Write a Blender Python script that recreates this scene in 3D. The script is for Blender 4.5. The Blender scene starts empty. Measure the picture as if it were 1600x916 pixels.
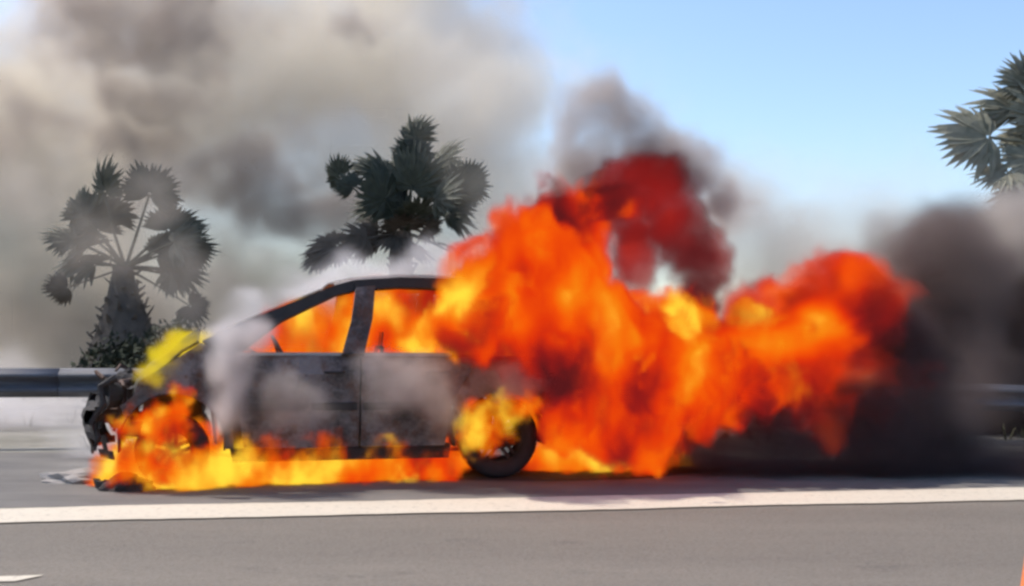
import bpy, bmesh, math, random
from mathutils import Vector, Matrix, noise as mnoise

# ------------------------------------------------------------------ camera, sky, sun, exposure
scn = bpy.context.scene
COL = scn.collection
R = math.radians
CAM_H, FOC, PITCH, ROLL = 1.15, 1716.0, math.atan(57 / 1716.0), R(0.5)

cam_d = bpy.data.cameras.new('camera'); cam = bpy.data.objects.new('camera', cam_d); COL.objects.link(cam)
cam_d.sensor_width = 36.0; cam_d.lens = 36.0 * FOC / 1600.0
cam_d.clip_start = 0.05; cam_d.clip_end = 3000
cam.location = (0, 0, CAM_H)
cam.rotation_euler = (Matrix.Rotation(math.pi / 2 + PITCH, 3, 'X') @ Matrix.Rotation(ROLL, 3, 'Z')).to_euler()
scn.camera = cam

SUN_EL, SUN_AZ = R(57), R(-68)      # azimuth measured from +Y (view direction) towards +X: sun stands to the left, a little behind the car
world = bpy.data.worlds.new('World'); scn.world = world; world.use_nodes = True
wn = world.node_tree.nodes; wl = world.node_tree.links
sky = wn.new('ShaderNodeTexSky'); sky.sky_type = 'NISHITA'; sky.sun_disc = False
sky.sun_elevation = SUN_EL; sky.sun_rotation = SUN_AZ
sky.air_density = 1.0; sky.dust_density = 1.2; sky.ozone_density = 3.0
wl.new(sky.outputs[0], wn['Background'].inputs[0]); wn['Background'].inputs[1].default_value = 0.15

sun_d = bpy.data.lights.new('sun', 'SUN'); sun = bpy.data.objects.new('sun', sun_d); COL.objects.link(sun)
sun_d.energy = 3.2; sun_d.angle = R(0.5); sun_d.color = (1.0, 0.93, 0.83)
sdir = Vector((math.sin(SUN_AZ) * math.cos(SUN_EL), math.cos(SUN_AZ) * math.cos(SUN_EL), math.sin(SUN_EL)))
sun.rotation_euler = sdir.to_track_quat('Z', 'Y').to_euler()

scn.view_settings.view_transform = 'Standard'; scn.view_settings.look = 'None'
scn.view_settings.exposure = 0.6; scn.view_settings.gamma = 1.0; scn.view_settings.use_curve_mapping = False
scn.cycles.use_denoising = True
scn.cycles.volume_bounces = 2
scn.cycles.max_bounces = 5
scn.cycles.use_adaptive_sampling = True; scn.cycles.adaptive_threshold = 0.03; scn.cycles.adaptive_min_samples = 12
scn.cycles.volume_step_rate = 2.5
scn.cycles.volume_max_steps = 512
scn.cycles.pixel_filter_type = 'BLACKMAN_HARRIS'; scn.cycles.filter_width = 2.9   # a soft phone-video picture

rnd = random.Random(7)
CM = cam.rotation_euler.to_matrix()
def at(px, py, d):
    """the point at depth d (metres along +Y) on the sight line of a photograph pixel"""
    v = CM @ Vector(((px - 800) / FOC, (458 - py) / FOC, -1.0))
    return Vector((0, 0, CAM_H)) + v * (d / v.y)
def gnd(px, py):
    v = CM @ Vector(((px - 800) / FOC, (458 - py) / FOC, -1.0))
    return Vector((0, 0, CAM_H)) + v * (-CAM_H / v.z)

# ------------------------------------------------------------------ helpers
def tag(o, label=None, cat=None, group=None, kind=None):
    if label: o['label'] = label
    if cat: o['category'] = cat
    if group: o['group'] = group
    if kind: o['kind'] = kind
    return o
def empty(name, loc=(0, 0, 0), rz=0.0):
    o = bpy.data.objects.new(name, None); COL.objects.link(o); o.location = loc; o.rotation_euler = (0, 0, rz); return o
def obj(name, bm, mat, parent=None, smooth=False):
    me = bpy.data.meshes.new(name); bm.to_mesh(me); bm.free()
    if mat: me.materials.append(mat)
    if smooth:
        for p in me.polygons: p.use_smooth = True
    o = bpy.data.objects.new(name, me); COL.objects.link(o)
    if parent: o.parent = parent
    return o
def inst(name, me, parent=None):
    o = bpy.data.objects.new(name, me); COL.objects.link(o)
    if parent: o.parent = parent
    return o
def add_quadgrid(bm, rows):
    vs = [[bm.verts.new(p) for p in r] for r in rows]
    for i in range(len(rows) - 1):
        for j in range(len(rows[0]) - 1):
            bm.faces.new((vs[i][j], vs[i][j + 1], vs[i + 1][j + 1], vs[i + 1][j]))
    return vs
def add_box(bm, c, s, rot=None):
    m = Matrix.Translation(c) @ (rot.to_4x4() if rot is not None else Matrix.Identity(4)) @ Matrix.Diagonal((s[0], s[1], s[2], 1))
    bmesh.ops.create_cube(bm, size=1.0, matrix=m)
def add_tube(bm, pts, rad, seg=8, cap=True):
    rings = []
    n = len(pts); pts = [Vector(p) for p in pts]
    for i, p in enumerate(pts):
        t = (pts[min(i + 1, n - 1)] - pts[max(i - 1, 0)]).normalized()
        a = t.cross(Vector((0, 0, 1)));
        if a.length < 1e-3: a = t.cross(Vector((1, 0, 0)))
        a.normalize(); b = t.cross(a)
        r = rad[i] if isinstance(rad, (list, tuple)) else rad
        rings.append([bm.verts.new(p + (a * math.cos(2 * math.pi * k / seg) + b * math.sin(2 * math.pi * k / seg)) * r) for k in range(seg)])
    for i in range(n - 1):
        for k in range(seg):
            bm.faces.new((rings[i][k], rings[i][(k + 1) % seg], rings[i + 1][(k + 1) % seg], rings[i + 1][k]))
    if cap:
        bm.faces.new(rings[0][::-1]); bm.faces.new(rings[-1])
def add_lathe(bm, prof, seg=32, axis='Y', centre=(0, 0, 0)):
    """prof: (radius, offset along axis)"""
    c = Vector(centre); rings = []
    for r, h in prof:
        ring = []
        for k in range(seg):
            a = 2 * math.pi * k / seg
            p = Vector((r * math.cos(a), h, r * math.sin(a))) if axis == 'Y' else Vector((r * math.cos(a), r * math.sin(a), h))
            ring.append(bm.verts.new(c + p))
        rings.append(ring)
    for i in range(len(prof) - 1):
        for k in range(seg):
            bm.faces.new((rings[i][k], rings[i][(k + 1) % seg], rings[i + 1][(k + 1) % seg], rings[i + 1][k]))
def recalc(bm):
    bmesh.ops.recalc_face_normals(bm, faces=bm.faces[:])

# ------------------------------------------------------------------ surface materials
def node(nt, t, **kw):
    n = nt.nodes.new(t)
    for k, v in kw.items(): setattr(n, k, v)
    return n
def mix_col(nt, fac, a, b):
    m = node(nt, 'ShaderNodeMix', data_type='RGBA')
    for s, v in ((m.inputs[0], fac), (m.inputs[6], a), (m.inputs[7], b)):
        if hasattr(v, 'is_linked') or hasattr(v, 'links'): nt.links.new(v, s)
        elif isinstance(v, (int, float)): s.default_value = v
        else: s.default_value = (*v, 1)
    return m.outputs[2]
def nz(nt, scale, detail=4, rough=0.55, vec=None, stretch=None, coord='Object'):
    tc = node(nt, 'ShaderNodeTexCoord'); v = tc.outputs[coord]
    if stretch:
        mp = node(nt, 'ShaderNodeMapping'); mp.inputs['Scale'].default_value = stretch; nt.links.new(v, mp.inputs[0]); v = mp.outputs[0]
    n = node(nt, 'ShaderNodeTexNoise'); n.inputs['Scale'].default_value = scale; n.inputs['Detail'].default_value = detail; n.inputs['Roughness'].default_value = rough
    nt.links.new(v, n.inputs['Vector']); return n.outputs[0]
def ramp(nt, fac, stops):
    r = node(nt, 'ShaderNodeValToRGB'); e = r.color_ramp.elements
    while len(e) < len(stops): e.new(0.5)
    for el, (p, c) in zip(e, stops):
        el.position = p; el.color = (c, c, c, 1) if isinstance(c, (int, float)) else (*c, 1)
    nt.links.new(fac, r.inputs[0]); return r.outputs[0]
def surf(name, build, rough=0.8, metal=0.0, bump=None):
    m = bpy.data.materials.new(name); m.use_nodes = True; nt = m.node_tree
    b = nt.nodes['Principled BSDF']; b.inputs['Roughness'].default_value = rough; b.inputs['Metallic'].default_value = metal
    c = build(nt)
    if isinstance(c, tuple): b.inputs['Base Color'].default_value = (*c, 1)
    else: nt.links.new(c, b.inputs['Base Color'])
    if bump:
        bn = node(nt, 'ShaderNodeBump'); bn.inputs['Strength'].default_value = bump[1]; bn.inputs['Distance'].default_value = bump[2]
        nt.links.new(nz(nt, bump[0], 6, 0.65), bn.inputs['Height']); nt.links.new(bn.outputs[0], b.inputs['Normal'])
    return m

def asphalt(nt):
    big = nz(nt, 0.35, 4, 0.5, stretch=(0.35, 1, 1)); fine = nz(nt, 55, 4, 0.7); trk = nz(nt, 1.1, 3, 0.5, stretch=(0.02, 1, 1)); spot = nz(nt, 2.6, 5, 0.65, stretch=(0.5, 1, 1)); med = nz(nt, 5, 5, 0.6, stretch=(0.25, 1, 1))
    c = mix_col(nt, ramp(nt, big, [(0.3, 0.0), (0.7, 1.0)]), (0.132, 0.110, 0.086), (0.165, 0.138, 0.110))
    c = mix_col(nt, ramp(nt, med, [(0.35, 0.0), (0.75, 0.5)]), c, (0.105, 0.086, 0.070))
    c = mix_col(nt, ramp(nt, trk, [(0.42, 0.0), (0.62, 0.45)]), c, (0.095, 0.078, 0.062))
    c = mix_col(nt, ramp(nt, spot, [(0.60, 0.0), (0.68, 0.5)]), c, (0.075, 0.062, 0.052))
    c = mix_col(nt, ramp(nt, fine, [(0.42, 0.0), (0.68, 0.32)]), c, (0.27, 0.24, 0.20))
    c = mix_col(nt, ramp(nt, fine, [(0.30, 0.35), (0.46, 0.0)]), c, (0.05, 0.042, 0.036))
    return c
M = {}
M['asphalt'] = surf('asphalt', asphalt, 0.85, bump=(120, 0.35, 0.01))
M['shoulder'] = surf('shoulder_asphalt', lambda nt: mix_col(nt, ramp(nt, nz(nt, 3, 6, 0.6, stretch=(0.3, 1, 1)), [(0.35, 0.0), (0.7, 1.0)]), (0.105, 0.095, 0.088), (0.165, 0.150, 0.135)), 0.9, bump=(90, 0.4, 0.012))
M['soot'] = surf('soot_stained_asphalt', lambda nt: mix_col(nt, nz(nt, 6, 5), (0.02, 0.018, 0.018), (0.05, 0.045, 0.042)), 0.9, bump=(60, 0.4, 0.01))
def paint(nt):
    w = nz(nt, 22, 6, 0.7); w2 = nz(nt, 2.0, 4, 0.6, stretch=(0.4, 2, 1))
    c = mix_col(nt, ramp(nt, w2, [(0.35, 0.0), (0.7, 0.35)]), (0.56, 0.49, 0.39), (0.46, 0.395, 0.31))
    return mix_col(nt, ramp(nt, w, [(0.54, 0.0), (0.68, 0.6)]), c, (0.22, 0.185, 0.15))
M['paint'] = surf('road_paint', paint, 0.7)
M['verge'] = surf('dry_verge', lambda nt: mix_col(nt, ramp(nt, nz(nt, 1.3, 7, 0.65), [(0.35, 0.0), (0.65, 1.0)]), (0.25, 0.23, 0.195), (0.16, 0.145, 0.115)), 0.95, bump=(8, 0.6, 0.05))
M['galv'] = surf('galvanised_steel', lambda nt: mix_col(nt, ramp(nt, nz(nt, 4, 6, 0.65, stretch=(0.4, 1, 2)), [(0.35, 0.0), (0.7, 1.0)]), (0.15, 0.15, 0.17), (0.08, 0.075, 0.075)), 0.75, 0.2, bump=(30, 0.1, 0.004))
def charred(nt):
    a = nz(nt, 2.3, 8, 0.68); b = nz(nt, 6, 7, 0.72); c0 = nz(nt, 34, 5, 0.75); d = nz(nt, 1.6, 6, 0.7, stretch=(1, 1, 2.2))
    c = mix_col(nt, ramp(nt, a, [(0.42, 0.0), (0.56, 1.0)]), (0.040, 0.032, 0.031), (0.19, 0.155, 0.15))
    c = mix_col(nt, ramp(nt, b, [(0.50, 0.0), (0.62, 0.85)]), c, (0.10, 0.043, 0.026))
    c = mix_col(nt, ramp(nt, d, [(0.56, 0.0), (0.66, 0.7)]), c, (0.30, 0.275, 0.27))
    return mix_col(nt, ramp(nt, c0, [(0.5, 0.0), (0.75, 0.5)]), c, (0.21, 0.185, 0.18))
M['char'] = surf('charred_body_metal', charred, 0.72, 0.1, bump=(22, 0.8, 0.02))
M['black'] = surf('burnt_black', lambda nt: mix_col(nt, nz(nt, 12, 6, 0.7), (0.012, 0.010, 0.010), (0.045, 0.036, 0.033)), 0.85, bump=(30, 0.5, 0.01))
M['rust'] = surf('burnt_bare_steel', lambda nt: mix_col(nt, nz(nt, 9, 6, 0.7), (0.05, 0.03, 0.025), (0.16, 0.09, 0.06)), 0.75, 0.3, bump=(30, 0.4, 0.01))
M['rubber'] = surf('charred_rubber', lambda nt: mix_col(nt, nz(nt, 14, 5), (0.010, 0.009, 0.012), (0.03, 0.026, 0.03)), 0.8, bump=(40, 0.3, 0.006))
M['rim'] = surf('sooty_alloy', lambda nt: mix_col(nt, ramp(nt, nz(nt, 8, 5), [(0.4, 0.0), (0.65, 1.0)]), (0.012, 0.011, 0.012), (0.05, 0.046, 0.045)), 0.75, 0.3)
M['ash'] = surf('pale_ash', lambda nt: mix_col(nt, nz(nt, 15, 6, 0.7), (0.42, 0.38, 0.35), (0.2, 0.175, 0.16)), 0.95, bump=(30, 0.5, 0.01))
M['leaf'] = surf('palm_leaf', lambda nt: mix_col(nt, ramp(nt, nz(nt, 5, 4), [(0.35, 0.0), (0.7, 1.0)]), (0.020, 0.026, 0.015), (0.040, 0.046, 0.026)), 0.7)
M['leaf_grey'] = surf('dusty_palm_leaf', lambda nt: mix_col(nt, ramp(nt, nz(nt, 5, 4), [(0.35, 0.0), (0.7, 1.0)]), (0.13, 0.13, 0.09), (0.20, 0.19, 0.14)), 0.8)  # paler copy of the leaf: sunlight and haze put into its colour
M['leaf_dead'] = surf('dead_palm_leaf', lambda nt: mix_col(nt, nz(nt, 6, 4), (0.045, 0.036, 0.027), (0.085, 0.066, 0.048)), 0.8)
M['bark'] = surf('palm_trunk', lambda nt: mix_col(nt, nz(nt, 7, 6, 0.65, stretch=(1, 1, 0.4)), (0.055, 0.045, 0.036), (0.13, 0.105, 0.085)), 0.95, bump=(14, 0.8, 0.05))
M['bush'] = surf('bush_leaf', lambda nt: mix_col(nt, nz(nt, 4, 4), (0.022, 0.027, 0.015), (0.045, 0.05, 0.026)), 0.95)
M['cone'] = surf('cone_plastic', lambda nt: mix_col(nt, nz(nt, 9, 4), (0.62, 0.16, 0.045), (0.50, 0.14, 0.05)), 0.5)
M['cone_band'] = surf('cone_reflective_band', lambda nt: (0.75, 0.74, 0.72), 0.4)

# ------------------------------------------------------------------ ground, road, line
def sheet(name, pts, z, mat, cuts=0, **kw):
    bm = bmesh.new(); bm.faces.new([bm.verts.new((p[0], p[1], z)) for p in pts])
    if cuts: bmesh.ops.subdivide_edges(bm, edges=bm.edges[:], cuts=cuts, use_grid_fill=True)
    return tag(obj(name, bm, mat), **kw)

L0, L1 = gnd(0, 806), gnd(1600, 772)           # centre of the white edge line
ROAD = (L1 - L0); ROAD.z = 0; ROAD.normalize()
NRM = Vector((-ROAD.y, ROAD.x, 0))             # away from the camera
LM = (L0 + L1) / 2; LM.z = 0
def rp(s, t, z=0.0):                           # road frame: s along the road, t away from the camera, from the line's middle
    p = LM + ROAD * s + NRM * t; return Vector((p.x, p.y, z))
sheet('ground', [(-900, -300, 0), (900, -300, 0), (900, 1500, 0), (-900, 1500, 0)], -0.012, M['verge'], kind='structure')
road = sheet('road', [rp(-300, -9), rp(300, -9), rp(300, 3.55), rp(-300, 3.55)], -0.004, M['asphalt'], kind='structure')
sheet('road_shoulder', [rp(-300, 0.30), rp(300, 0.30), rp(300, 3.5), rp(-300, 3.5)], 0.0, M['shoulder'], kind='structure')
bm = bmesh.new()                                # painted solid edge line, slightly wavering edges
rows = [[], []]; lw = 0.27
for i in range(1201):
    s = -60 + i * 0.1
    w1 = lw + 0.03 * mnoise.noise(Vector((s * 1.1, 1.3, 0))) + 0.016 * mnoise.noise(Vector((s * 7.7, 1.3, 0))); w2 = lw + 0.03 * mnoise.noise(Vector((s * 1.3, 7.3, 0))) + 0.016 * mnoise.noise(Vector((s * 8.9, 7.3, 0)))
    rows[0].append(rp(s, -w1, 0.005)); rows[1].append(rp(s, w2, 0.005))
add_quadgrid(bm, rows)
o = obj('edge_line_marking', bm, M['paint']); tag(o, kind='structure')
bm = bmesh.new()                                # end of a lane dash in the lower corner
a = gnd(70, 899); t_d = (a - LM).dot(NRM); s_d = (a - LM).dot(ROAD)
bm.faces.new([bm.verts.new(p) for p in (rp(s_d - 3, t_d - 0.11, 0.002), rp(s_d - 0.10, t_d - 0.11, 0.002), rp(s_d, t_d, 0.002), rp(s_d - 3, t_d, 0.002))])
tag(obj('lane_dash_marking', bm, M['paint']), kind='structure')
bm = bmesh.new()                                # soot and melted plastic under the wreck
c = gnd(560, 735); ring = []
for k in range(40):
    a = 2 * math.pi * k / 40; q = 1 + 0.22 * mnoise.noise(Vector((math.cos(a) * 1.5, math.sin(a) * 1.5, 3)))
    ring.append(bm.verts.new(Vector((c.x + 0.5, c.y + 0.75, 0.004)) + Vector((math.cos(a) * 3.0 * q, math.sin(a) * 1.15 * q, 0))))
bm.faces.new(ring); tag(obj('scorched_pavement', bm, M['soot']), kind='structure')

# hills along the horizon
bm = bmesh.new(); rows = [[], []]
for i in range(81):
    x = -420 + i * 10.5
    h = 2.5 + 2 * mnoise.noise(Vector((x * 0.013, 0.4, 0))) + 1 * mnoise.noise(Vector((x * 0.05, 3.4, 0)))
    rows[0].append((x, 300, -1)); rows[1].append((x, 330, h))
add_quadgrid(bm, rows); tag(obj('hills', bm, M['bush']), kind='structure')

# ------------------------------------------------------------------ guard rail behind the car
def w_profile():
    # (depth towards the road, height) of a corrugated rail
    pts = []
    for i in range(17):
        q = i / 16.0
        pts.append((0.042 * -math.cos(q * 4 * math.pi) , 0.14 - 0.28 * q))
    return pts
def rail_line(s):
    """the rail bends gently towards the road at the far right and loses a little height"""
    t = 4.05 - 0.012 * max(0, s) ** 2 - 0.08 * max(0, s)
    return t, 0.60 - 0.022 * max(0, s)
guard = empty('guard_rail', rp(0, 4.05)); gi = guard.matrix_basis.inverted()
tag(guard, 'galvanised corrugated steel guard rail on posts running behind the burning car', 'guard rail')
prof = w_profile(); gl = LM + NRM * 4.05
def g(p): return Vector(p) - Vector((gl.x, gl.y, 0))
for k in range(-7, 5):
    s0, s1 = k * 4.0, k * 4.0 + 4.03
    bm = bmesh.new(); rows = []
    for i in range(9):
        s = s0 + (s1 - s0) * i / 8; t, z = rail_line(s)
        off = 0.0 if k % 2 else 0.004
        rows.append([g(rp(s, t - d - off, z + h)) for d, h in prof])
    add_quadgrid(bm, rows)
    o = obj('beam', bm, M['galv'], guard, True); md = o.modifiers.new('s', 'SOLIDIFY'); md.thickness = 0.004
for k in range(-14, 9):
    s = k * 2.0 + 0.35; t, z = rail_line(s); bm = bmesh.new()
    rot = Matrix.Rotation(math.atan2(ROAD.y, ROAD.x), 3, 'Z')
    add_box(bm, g(rp(s, t + 0.17, (z + 0.1) / 2 - 0.1)), (0.10, 0.012, z + 0.3), rot); add_box(bm, g(rp(s - 0.046, t + 0.22, (z + 0.1) / 2 - 0.1)), (0.008, 0.088, z + 0.3), rot)
    add_box(bm, g(rp(s, t + 0.09, z)), (0.09, 0.10, 0.2), rot)
    obj('post', bm, M['galv'], guard)

# ------------------------------------------------------------------ fan palms
def fan_mesh(name, seed, nseg, spread, droop, plen, mat):
    """petiole along +X (plen long) then a palmate blade of pointed segments of radius 1"""
    r = random.Random(seed); bm = bmesh.new()
    add_tube(bm, [(0, 0, 0), (plen * 0.5, 0, 0.03 * plen), (plen, 0, 0)], [0.05, 0.036, 0.028], 5)
    for i in range(nseg):
        a = (i / (nseg - 1) - 0.5) * spread + r.uniform(-0.03, 0.03)
        L = (1.0 - 0.28 * abs(a / (spread / 2)) ** 2) * r.uniform(0.86, 1.06)
        w = 0.085 * r.uniform(0.8, 1.25); d = Vector((math.cos(a), math.sin(a), 0)); n = Vector((-math.sin(a), math.cos(a), 0))
        dr = droop * r.uniform(0.5, 1.5); tw = r.uniform(-0.03, 0.03)
        prev = None
        for q, ww in ((0.05, 0.25), (0.4, 1.0), (0.7, 0.75), (1.0, 0.05)):
            p = Vector((plen, 0, 0)) + d * (L * q) + Vector((0, 0, -dr * q ** 2.2 + tw * q))
            row = [bm.verts.new(p - n * w * ww + Vector((0, 0, 0.025 * ww))), bm.verts.new(p), bm.verts.new(p + n * w * ww + Vector((0, 0, 0.025 * ww)))]
            if prev:
                bm.faces.new((prev[0], prev[1], row[1], row[0])); bm.faces.new((prev[1], prev[2], row[2], row[1]))
            prev = row
    me = bpy.data.meshes.new(name); bm.to_mesh(me); bm.free(); me.materials.append(mat); return me
FANS = {}
def fan(kind, mat, ratio):
    key = (kind, mat.name, round(ratio * 2))
    if key not in FANS:
        FANS[key] = fan_mesh('frond', 11 + kind * 31 + round(ratio * 2) * 7 + len(mat.name), [26, 22, 30][kind % 3], [R(215), R(180), R(240)][kind % 3], [0.22, 0.35, 0.15][kind % 3], max(0.25, ratio), mat)
    return FANS[key], max(0.25, ratio)
def place_frond(palm, org, c, tgt, rad, face, mat, k):
    """frond from the crown c to a blade centred on tgt with radius rad; face is the blade's upper side"""
    d = tgt - c; L = d.length; d.normalize()
    plen = max(0.2 * rad, L - 0.35 * rad)
    me, pr = fan(k, mat, round(2 * plen / rad) / 2)
    y = face.cross(d)
    if y.length < 0.05: y = Vector((1, 0, 0)).cross(d)
    y.normalize(); z = d.cross(y)
    o = inst('frond', me, palm)
    sc = Matrix.Diagonal((rad * (plen / rad) / pr if False else rad, rad, rad, 1))
    m = Matrix((d, y, z)).transposed().to_4x4()
    o.matrix_local = Matrix.Translation(c - org) @ m @ sc
    return o
def palm(label, crown_px, dist, fronds, base_r, top_r, skirt, mat, extra, seed):
    r = random.Random(seed); c = at(*crown_px, dist); org = Vector((c.x, c.y, 0)); root = empty('fan_palm', org)
    tag(root, label, 'palm tree', 'fan palms behind the guard rail')
    bm = bmesh.new(); n = 9; rings = []
    for i in range(n):
        q = i / (n - 1); rad = top_r + (base_r - top_r) * (1 - q) ** 1.3; rings.append(((0.03 * math.sin(q * 5), 0.03 * math.cos(q * 4), c.z * q), rad))
    add_tube(bm, [p for p, _ in rings], [x for _, x in rings], 14)
    for v in bm.verts: v.co += Vector((v.co.x, v.co.y, 0)) * (0.12 * mnoise.noise(v.co * 4))
    obj('trunk', bm, M['bark'], root)
    bm = bmesh.new()                                # old leaf bases sheathing the trunk
    nb = skirt
    for i in range(nb):
        q = i / max(1, nb - 1); z = c.z * (0.06 + 0.9 * q); a = i * 2.399963; rad = top_r + (base_r - top_r) * (1 - z / c.z) ** 1.3
        dirv = Vector((math.cos(a), math.sin(a), 0)); L = r.uniform(0.16, 0.3); tn = Vector((-dirv.y, dirv.x, 0)); w = r.uniform(0.035, 0.06)
        p0 = dirv * (rad * 0.93) + Vector((0, 0, z)); p1 = p0 + dirv * (L * 0.45) + Vector((0, 0, L * r.uniform(-0.6, 1.0)))
        q4 = [bm.verts.new(p) for p in (p0 - tn * w, p0 + tn * w, p1 + tn * w * 0.5, p1 - tn * w * 0.5)]
        q5 = [bm.verts.new(p) for p in (p0 - tn * w - Vector((0, 0, 0.05)), p0 + tn * w - Vector((0, 0, 0.05)), p1 + tn * w * 0.5 - Vector((0, 0, 0.02)), p1 - tn * w * 0.5 - Vector((0, 0, 0.02)))]
        bm.faces.new(q4); bm.faces.new(q5[::-1])
        for e in range(4): bm.faces.new((q4[e], q5[e], q5[(e + 1) % 4], q4[(e + 1) % 4]))
    if nb: tag(obj('leaf_bases', bm, M['bark'], root), kind='stuff')
    else: bm.free()
    ppm = FOC / dist
    for k, (px, py, rp_, dd, kind) in enumerate(fronds):
        tgt = at(px, py, dist + dd); face = (Vector((r.uniform(-1.3, 1.3), -1.0, r.uniform(-0.3, 1.3)))).normalized()
        place_frond(root, org, c, tgt, rp_ / ppm, face, M['leaf_dead'] if kind == 'd' else mat, k)
    for k in range(extra):                          # fronds to the sides and the back, so that the crown is round from any side
        a = r.uniform(0, 2 * math.pi); e = r.uniform(-0.35, 0.95); L = r.uniform(0.8, 1.25)
        d = Vector((math.cos(a) * math.cos(e), 0.55 * abs(math.sin(a)) * math.cos(e) + 0.25, math.sin(e)))
        place_frond(root, org, c, c + d * L, r.uniform(0.5, 0.75), (Vector((0, -0.6, 0.7)) - d * 0.3).normalized(), mat, k)
    return root

PD = 18.0
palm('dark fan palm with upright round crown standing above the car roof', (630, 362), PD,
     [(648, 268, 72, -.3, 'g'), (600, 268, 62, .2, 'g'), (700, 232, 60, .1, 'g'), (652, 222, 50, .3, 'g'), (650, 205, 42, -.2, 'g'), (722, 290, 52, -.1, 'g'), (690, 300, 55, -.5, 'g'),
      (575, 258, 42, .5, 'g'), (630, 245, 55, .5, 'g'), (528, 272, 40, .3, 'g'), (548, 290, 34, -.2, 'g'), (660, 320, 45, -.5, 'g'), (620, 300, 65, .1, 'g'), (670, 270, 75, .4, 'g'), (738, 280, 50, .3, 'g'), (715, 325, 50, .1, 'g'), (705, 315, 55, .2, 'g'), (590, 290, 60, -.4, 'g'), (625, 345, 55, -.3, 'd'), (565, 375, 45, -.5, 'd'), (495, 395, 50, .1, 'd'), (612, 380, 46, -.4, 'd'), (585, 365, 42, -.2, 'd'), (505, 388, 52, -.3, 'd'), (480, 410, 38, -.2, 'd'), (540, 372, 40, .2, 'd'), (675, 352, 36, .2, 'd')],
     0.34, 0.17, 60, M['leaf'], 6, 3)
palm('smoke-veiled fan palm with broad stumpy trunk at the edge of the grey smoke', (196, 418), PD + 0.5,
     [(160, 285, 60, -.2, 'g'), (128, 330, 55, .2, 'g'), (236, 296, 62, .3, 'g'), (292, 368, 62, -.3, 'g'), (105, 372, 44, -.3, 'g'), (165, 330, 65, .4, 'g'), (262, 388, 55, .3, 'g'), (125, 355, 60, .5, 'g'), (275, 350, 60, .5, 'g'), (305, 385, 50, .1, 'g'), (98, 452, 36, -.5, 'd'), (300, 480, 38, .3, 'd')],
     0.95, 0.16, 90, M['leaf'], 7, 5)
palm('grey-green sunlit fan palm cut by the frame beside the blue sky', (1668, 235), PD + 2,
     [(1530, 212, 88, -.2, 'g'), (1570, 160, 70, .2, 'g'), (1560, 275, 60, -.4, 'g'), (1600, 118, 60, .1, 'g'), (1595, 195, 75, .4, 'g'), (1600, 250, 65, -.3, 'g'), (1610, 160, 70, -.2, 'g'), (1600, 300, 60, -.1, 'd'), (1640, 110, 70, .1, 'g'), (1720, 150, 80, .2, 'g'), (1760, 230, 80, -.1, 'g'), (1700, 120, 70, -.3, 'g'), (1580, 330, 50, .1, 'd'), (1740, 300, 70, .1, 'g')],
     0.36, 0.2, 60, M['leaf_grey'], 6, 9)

# low scrub behind the rail
def bush(label, px, dist, w, h, seed):
    r = random.Random(seed); b = gnd(px, 620); p = at(px, 600, dist); root = empty('bush', (p.x, p.y, 0)); tag(root, label, 'bush', 'scrub behind the guard rail')
    bm = bmesh.new()
    for k in range(7):
        a = r.uniform(0, 6.28); add_tube(bm, [(0, 0, 0), (math.cos(a) * w * .2, math.sin(a) * w * .2, h * .45), (math.cos(a) * w * .38, math.sin(a) * w * .38, h * .8)], [.03, .02, .008], 5)
    obj('stem', bm, M['bark'], root); bm = bmesh.new()
    for k in range(1500):
        a = r.uniform(0, 6.28); q = r.random() ** 0.45; zz = r.uniform(0.02, 1)
        rr = w / 2 * math.sqrt(max(0.02, 1 - zz * zz)) * q * (1 + 0.5 * mnoise.noise(Vector((math.cos(a) * 2 + seed, math.sin(a) * 2, zz * 3))))
        c = Vector((math.cos(a) * rr, math.sin(a) * rr, zz * h * (0.85 + 0.3 * mnoise.noise(Vector((math.cos(a) * 2, math.sin(a) * 2 + seed, 1))))))
        u = Vector((r.gauss(0, 1), r.gauss(0, 1), r.gauss(0.4, 1))).normalized(); v = u.orthogonal().normalized(); L = r.uniform(.05, .12)
        bm.faces.new([bm.verts.new(c + x) for x in (-u * L * .2, v * L * .3, u * L, -v * L * .3)])
    obj('foliage', bm, M['bush'], root); return root
bush('low dark bush behind the rail in front of the burning bonnet', 280, PD - 1.5, 2.1, 1.35, 2)
bush('small dark bush at the foot of the stumpy palm', 190, PD - 0.8, 1.5, 1.0, 4)

# dry grass growing on the verge behind the rail
M['straw'] = surf('dry_grass', lambda nt: mix_col(nt, nz(nt, 0.8, 4), (0.22, 0.18, 0.10), (0.12, 0.115, 0.055)), 0.9)
bm = bmesh.new(); gr = random.Random(21)
for k in range(1500):
    t = 3.75 + 22 * gr.random() ** 1.8; sx = gr.uniform(-16, 16); c = rp(sx, t)
    if mnoise.noise(Vector((c.x * 0.5, c.y * 0.5, 0))) < -0.12: continue
    for j in range(gr.randint(5, 9)):
        a = gr.uniform(0, 6.28); h = gr.uniform(0.06, 0.20); d = Vector((math.cos(a), math.sin(a), 0)); b = c + d * gr.uniform(0, 0.06); w = Vector((-d.y, d.x, 0)) * 0.008
        b.z = -0.012; m_ = b + d * h * 0.25 + Vector((0, 0, h * 0.65)); e = b + d * h * gr.uniform(0.4, 0.9) + Vector((0, 0, h))
        v = [bm.verts.new(p) for p in (b - w, b + w, m_ + w * 0.8, m_ - w * 0.8, e)]; bm.faces.new(v[:4]); bm.faces.new((v[3], v[2], v[4]))
tag(obj('grass', bm, M['straw']), 'sparse dry grass tufts on the verge behind the guard rail', 'grass', kind='stuff')

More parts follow.
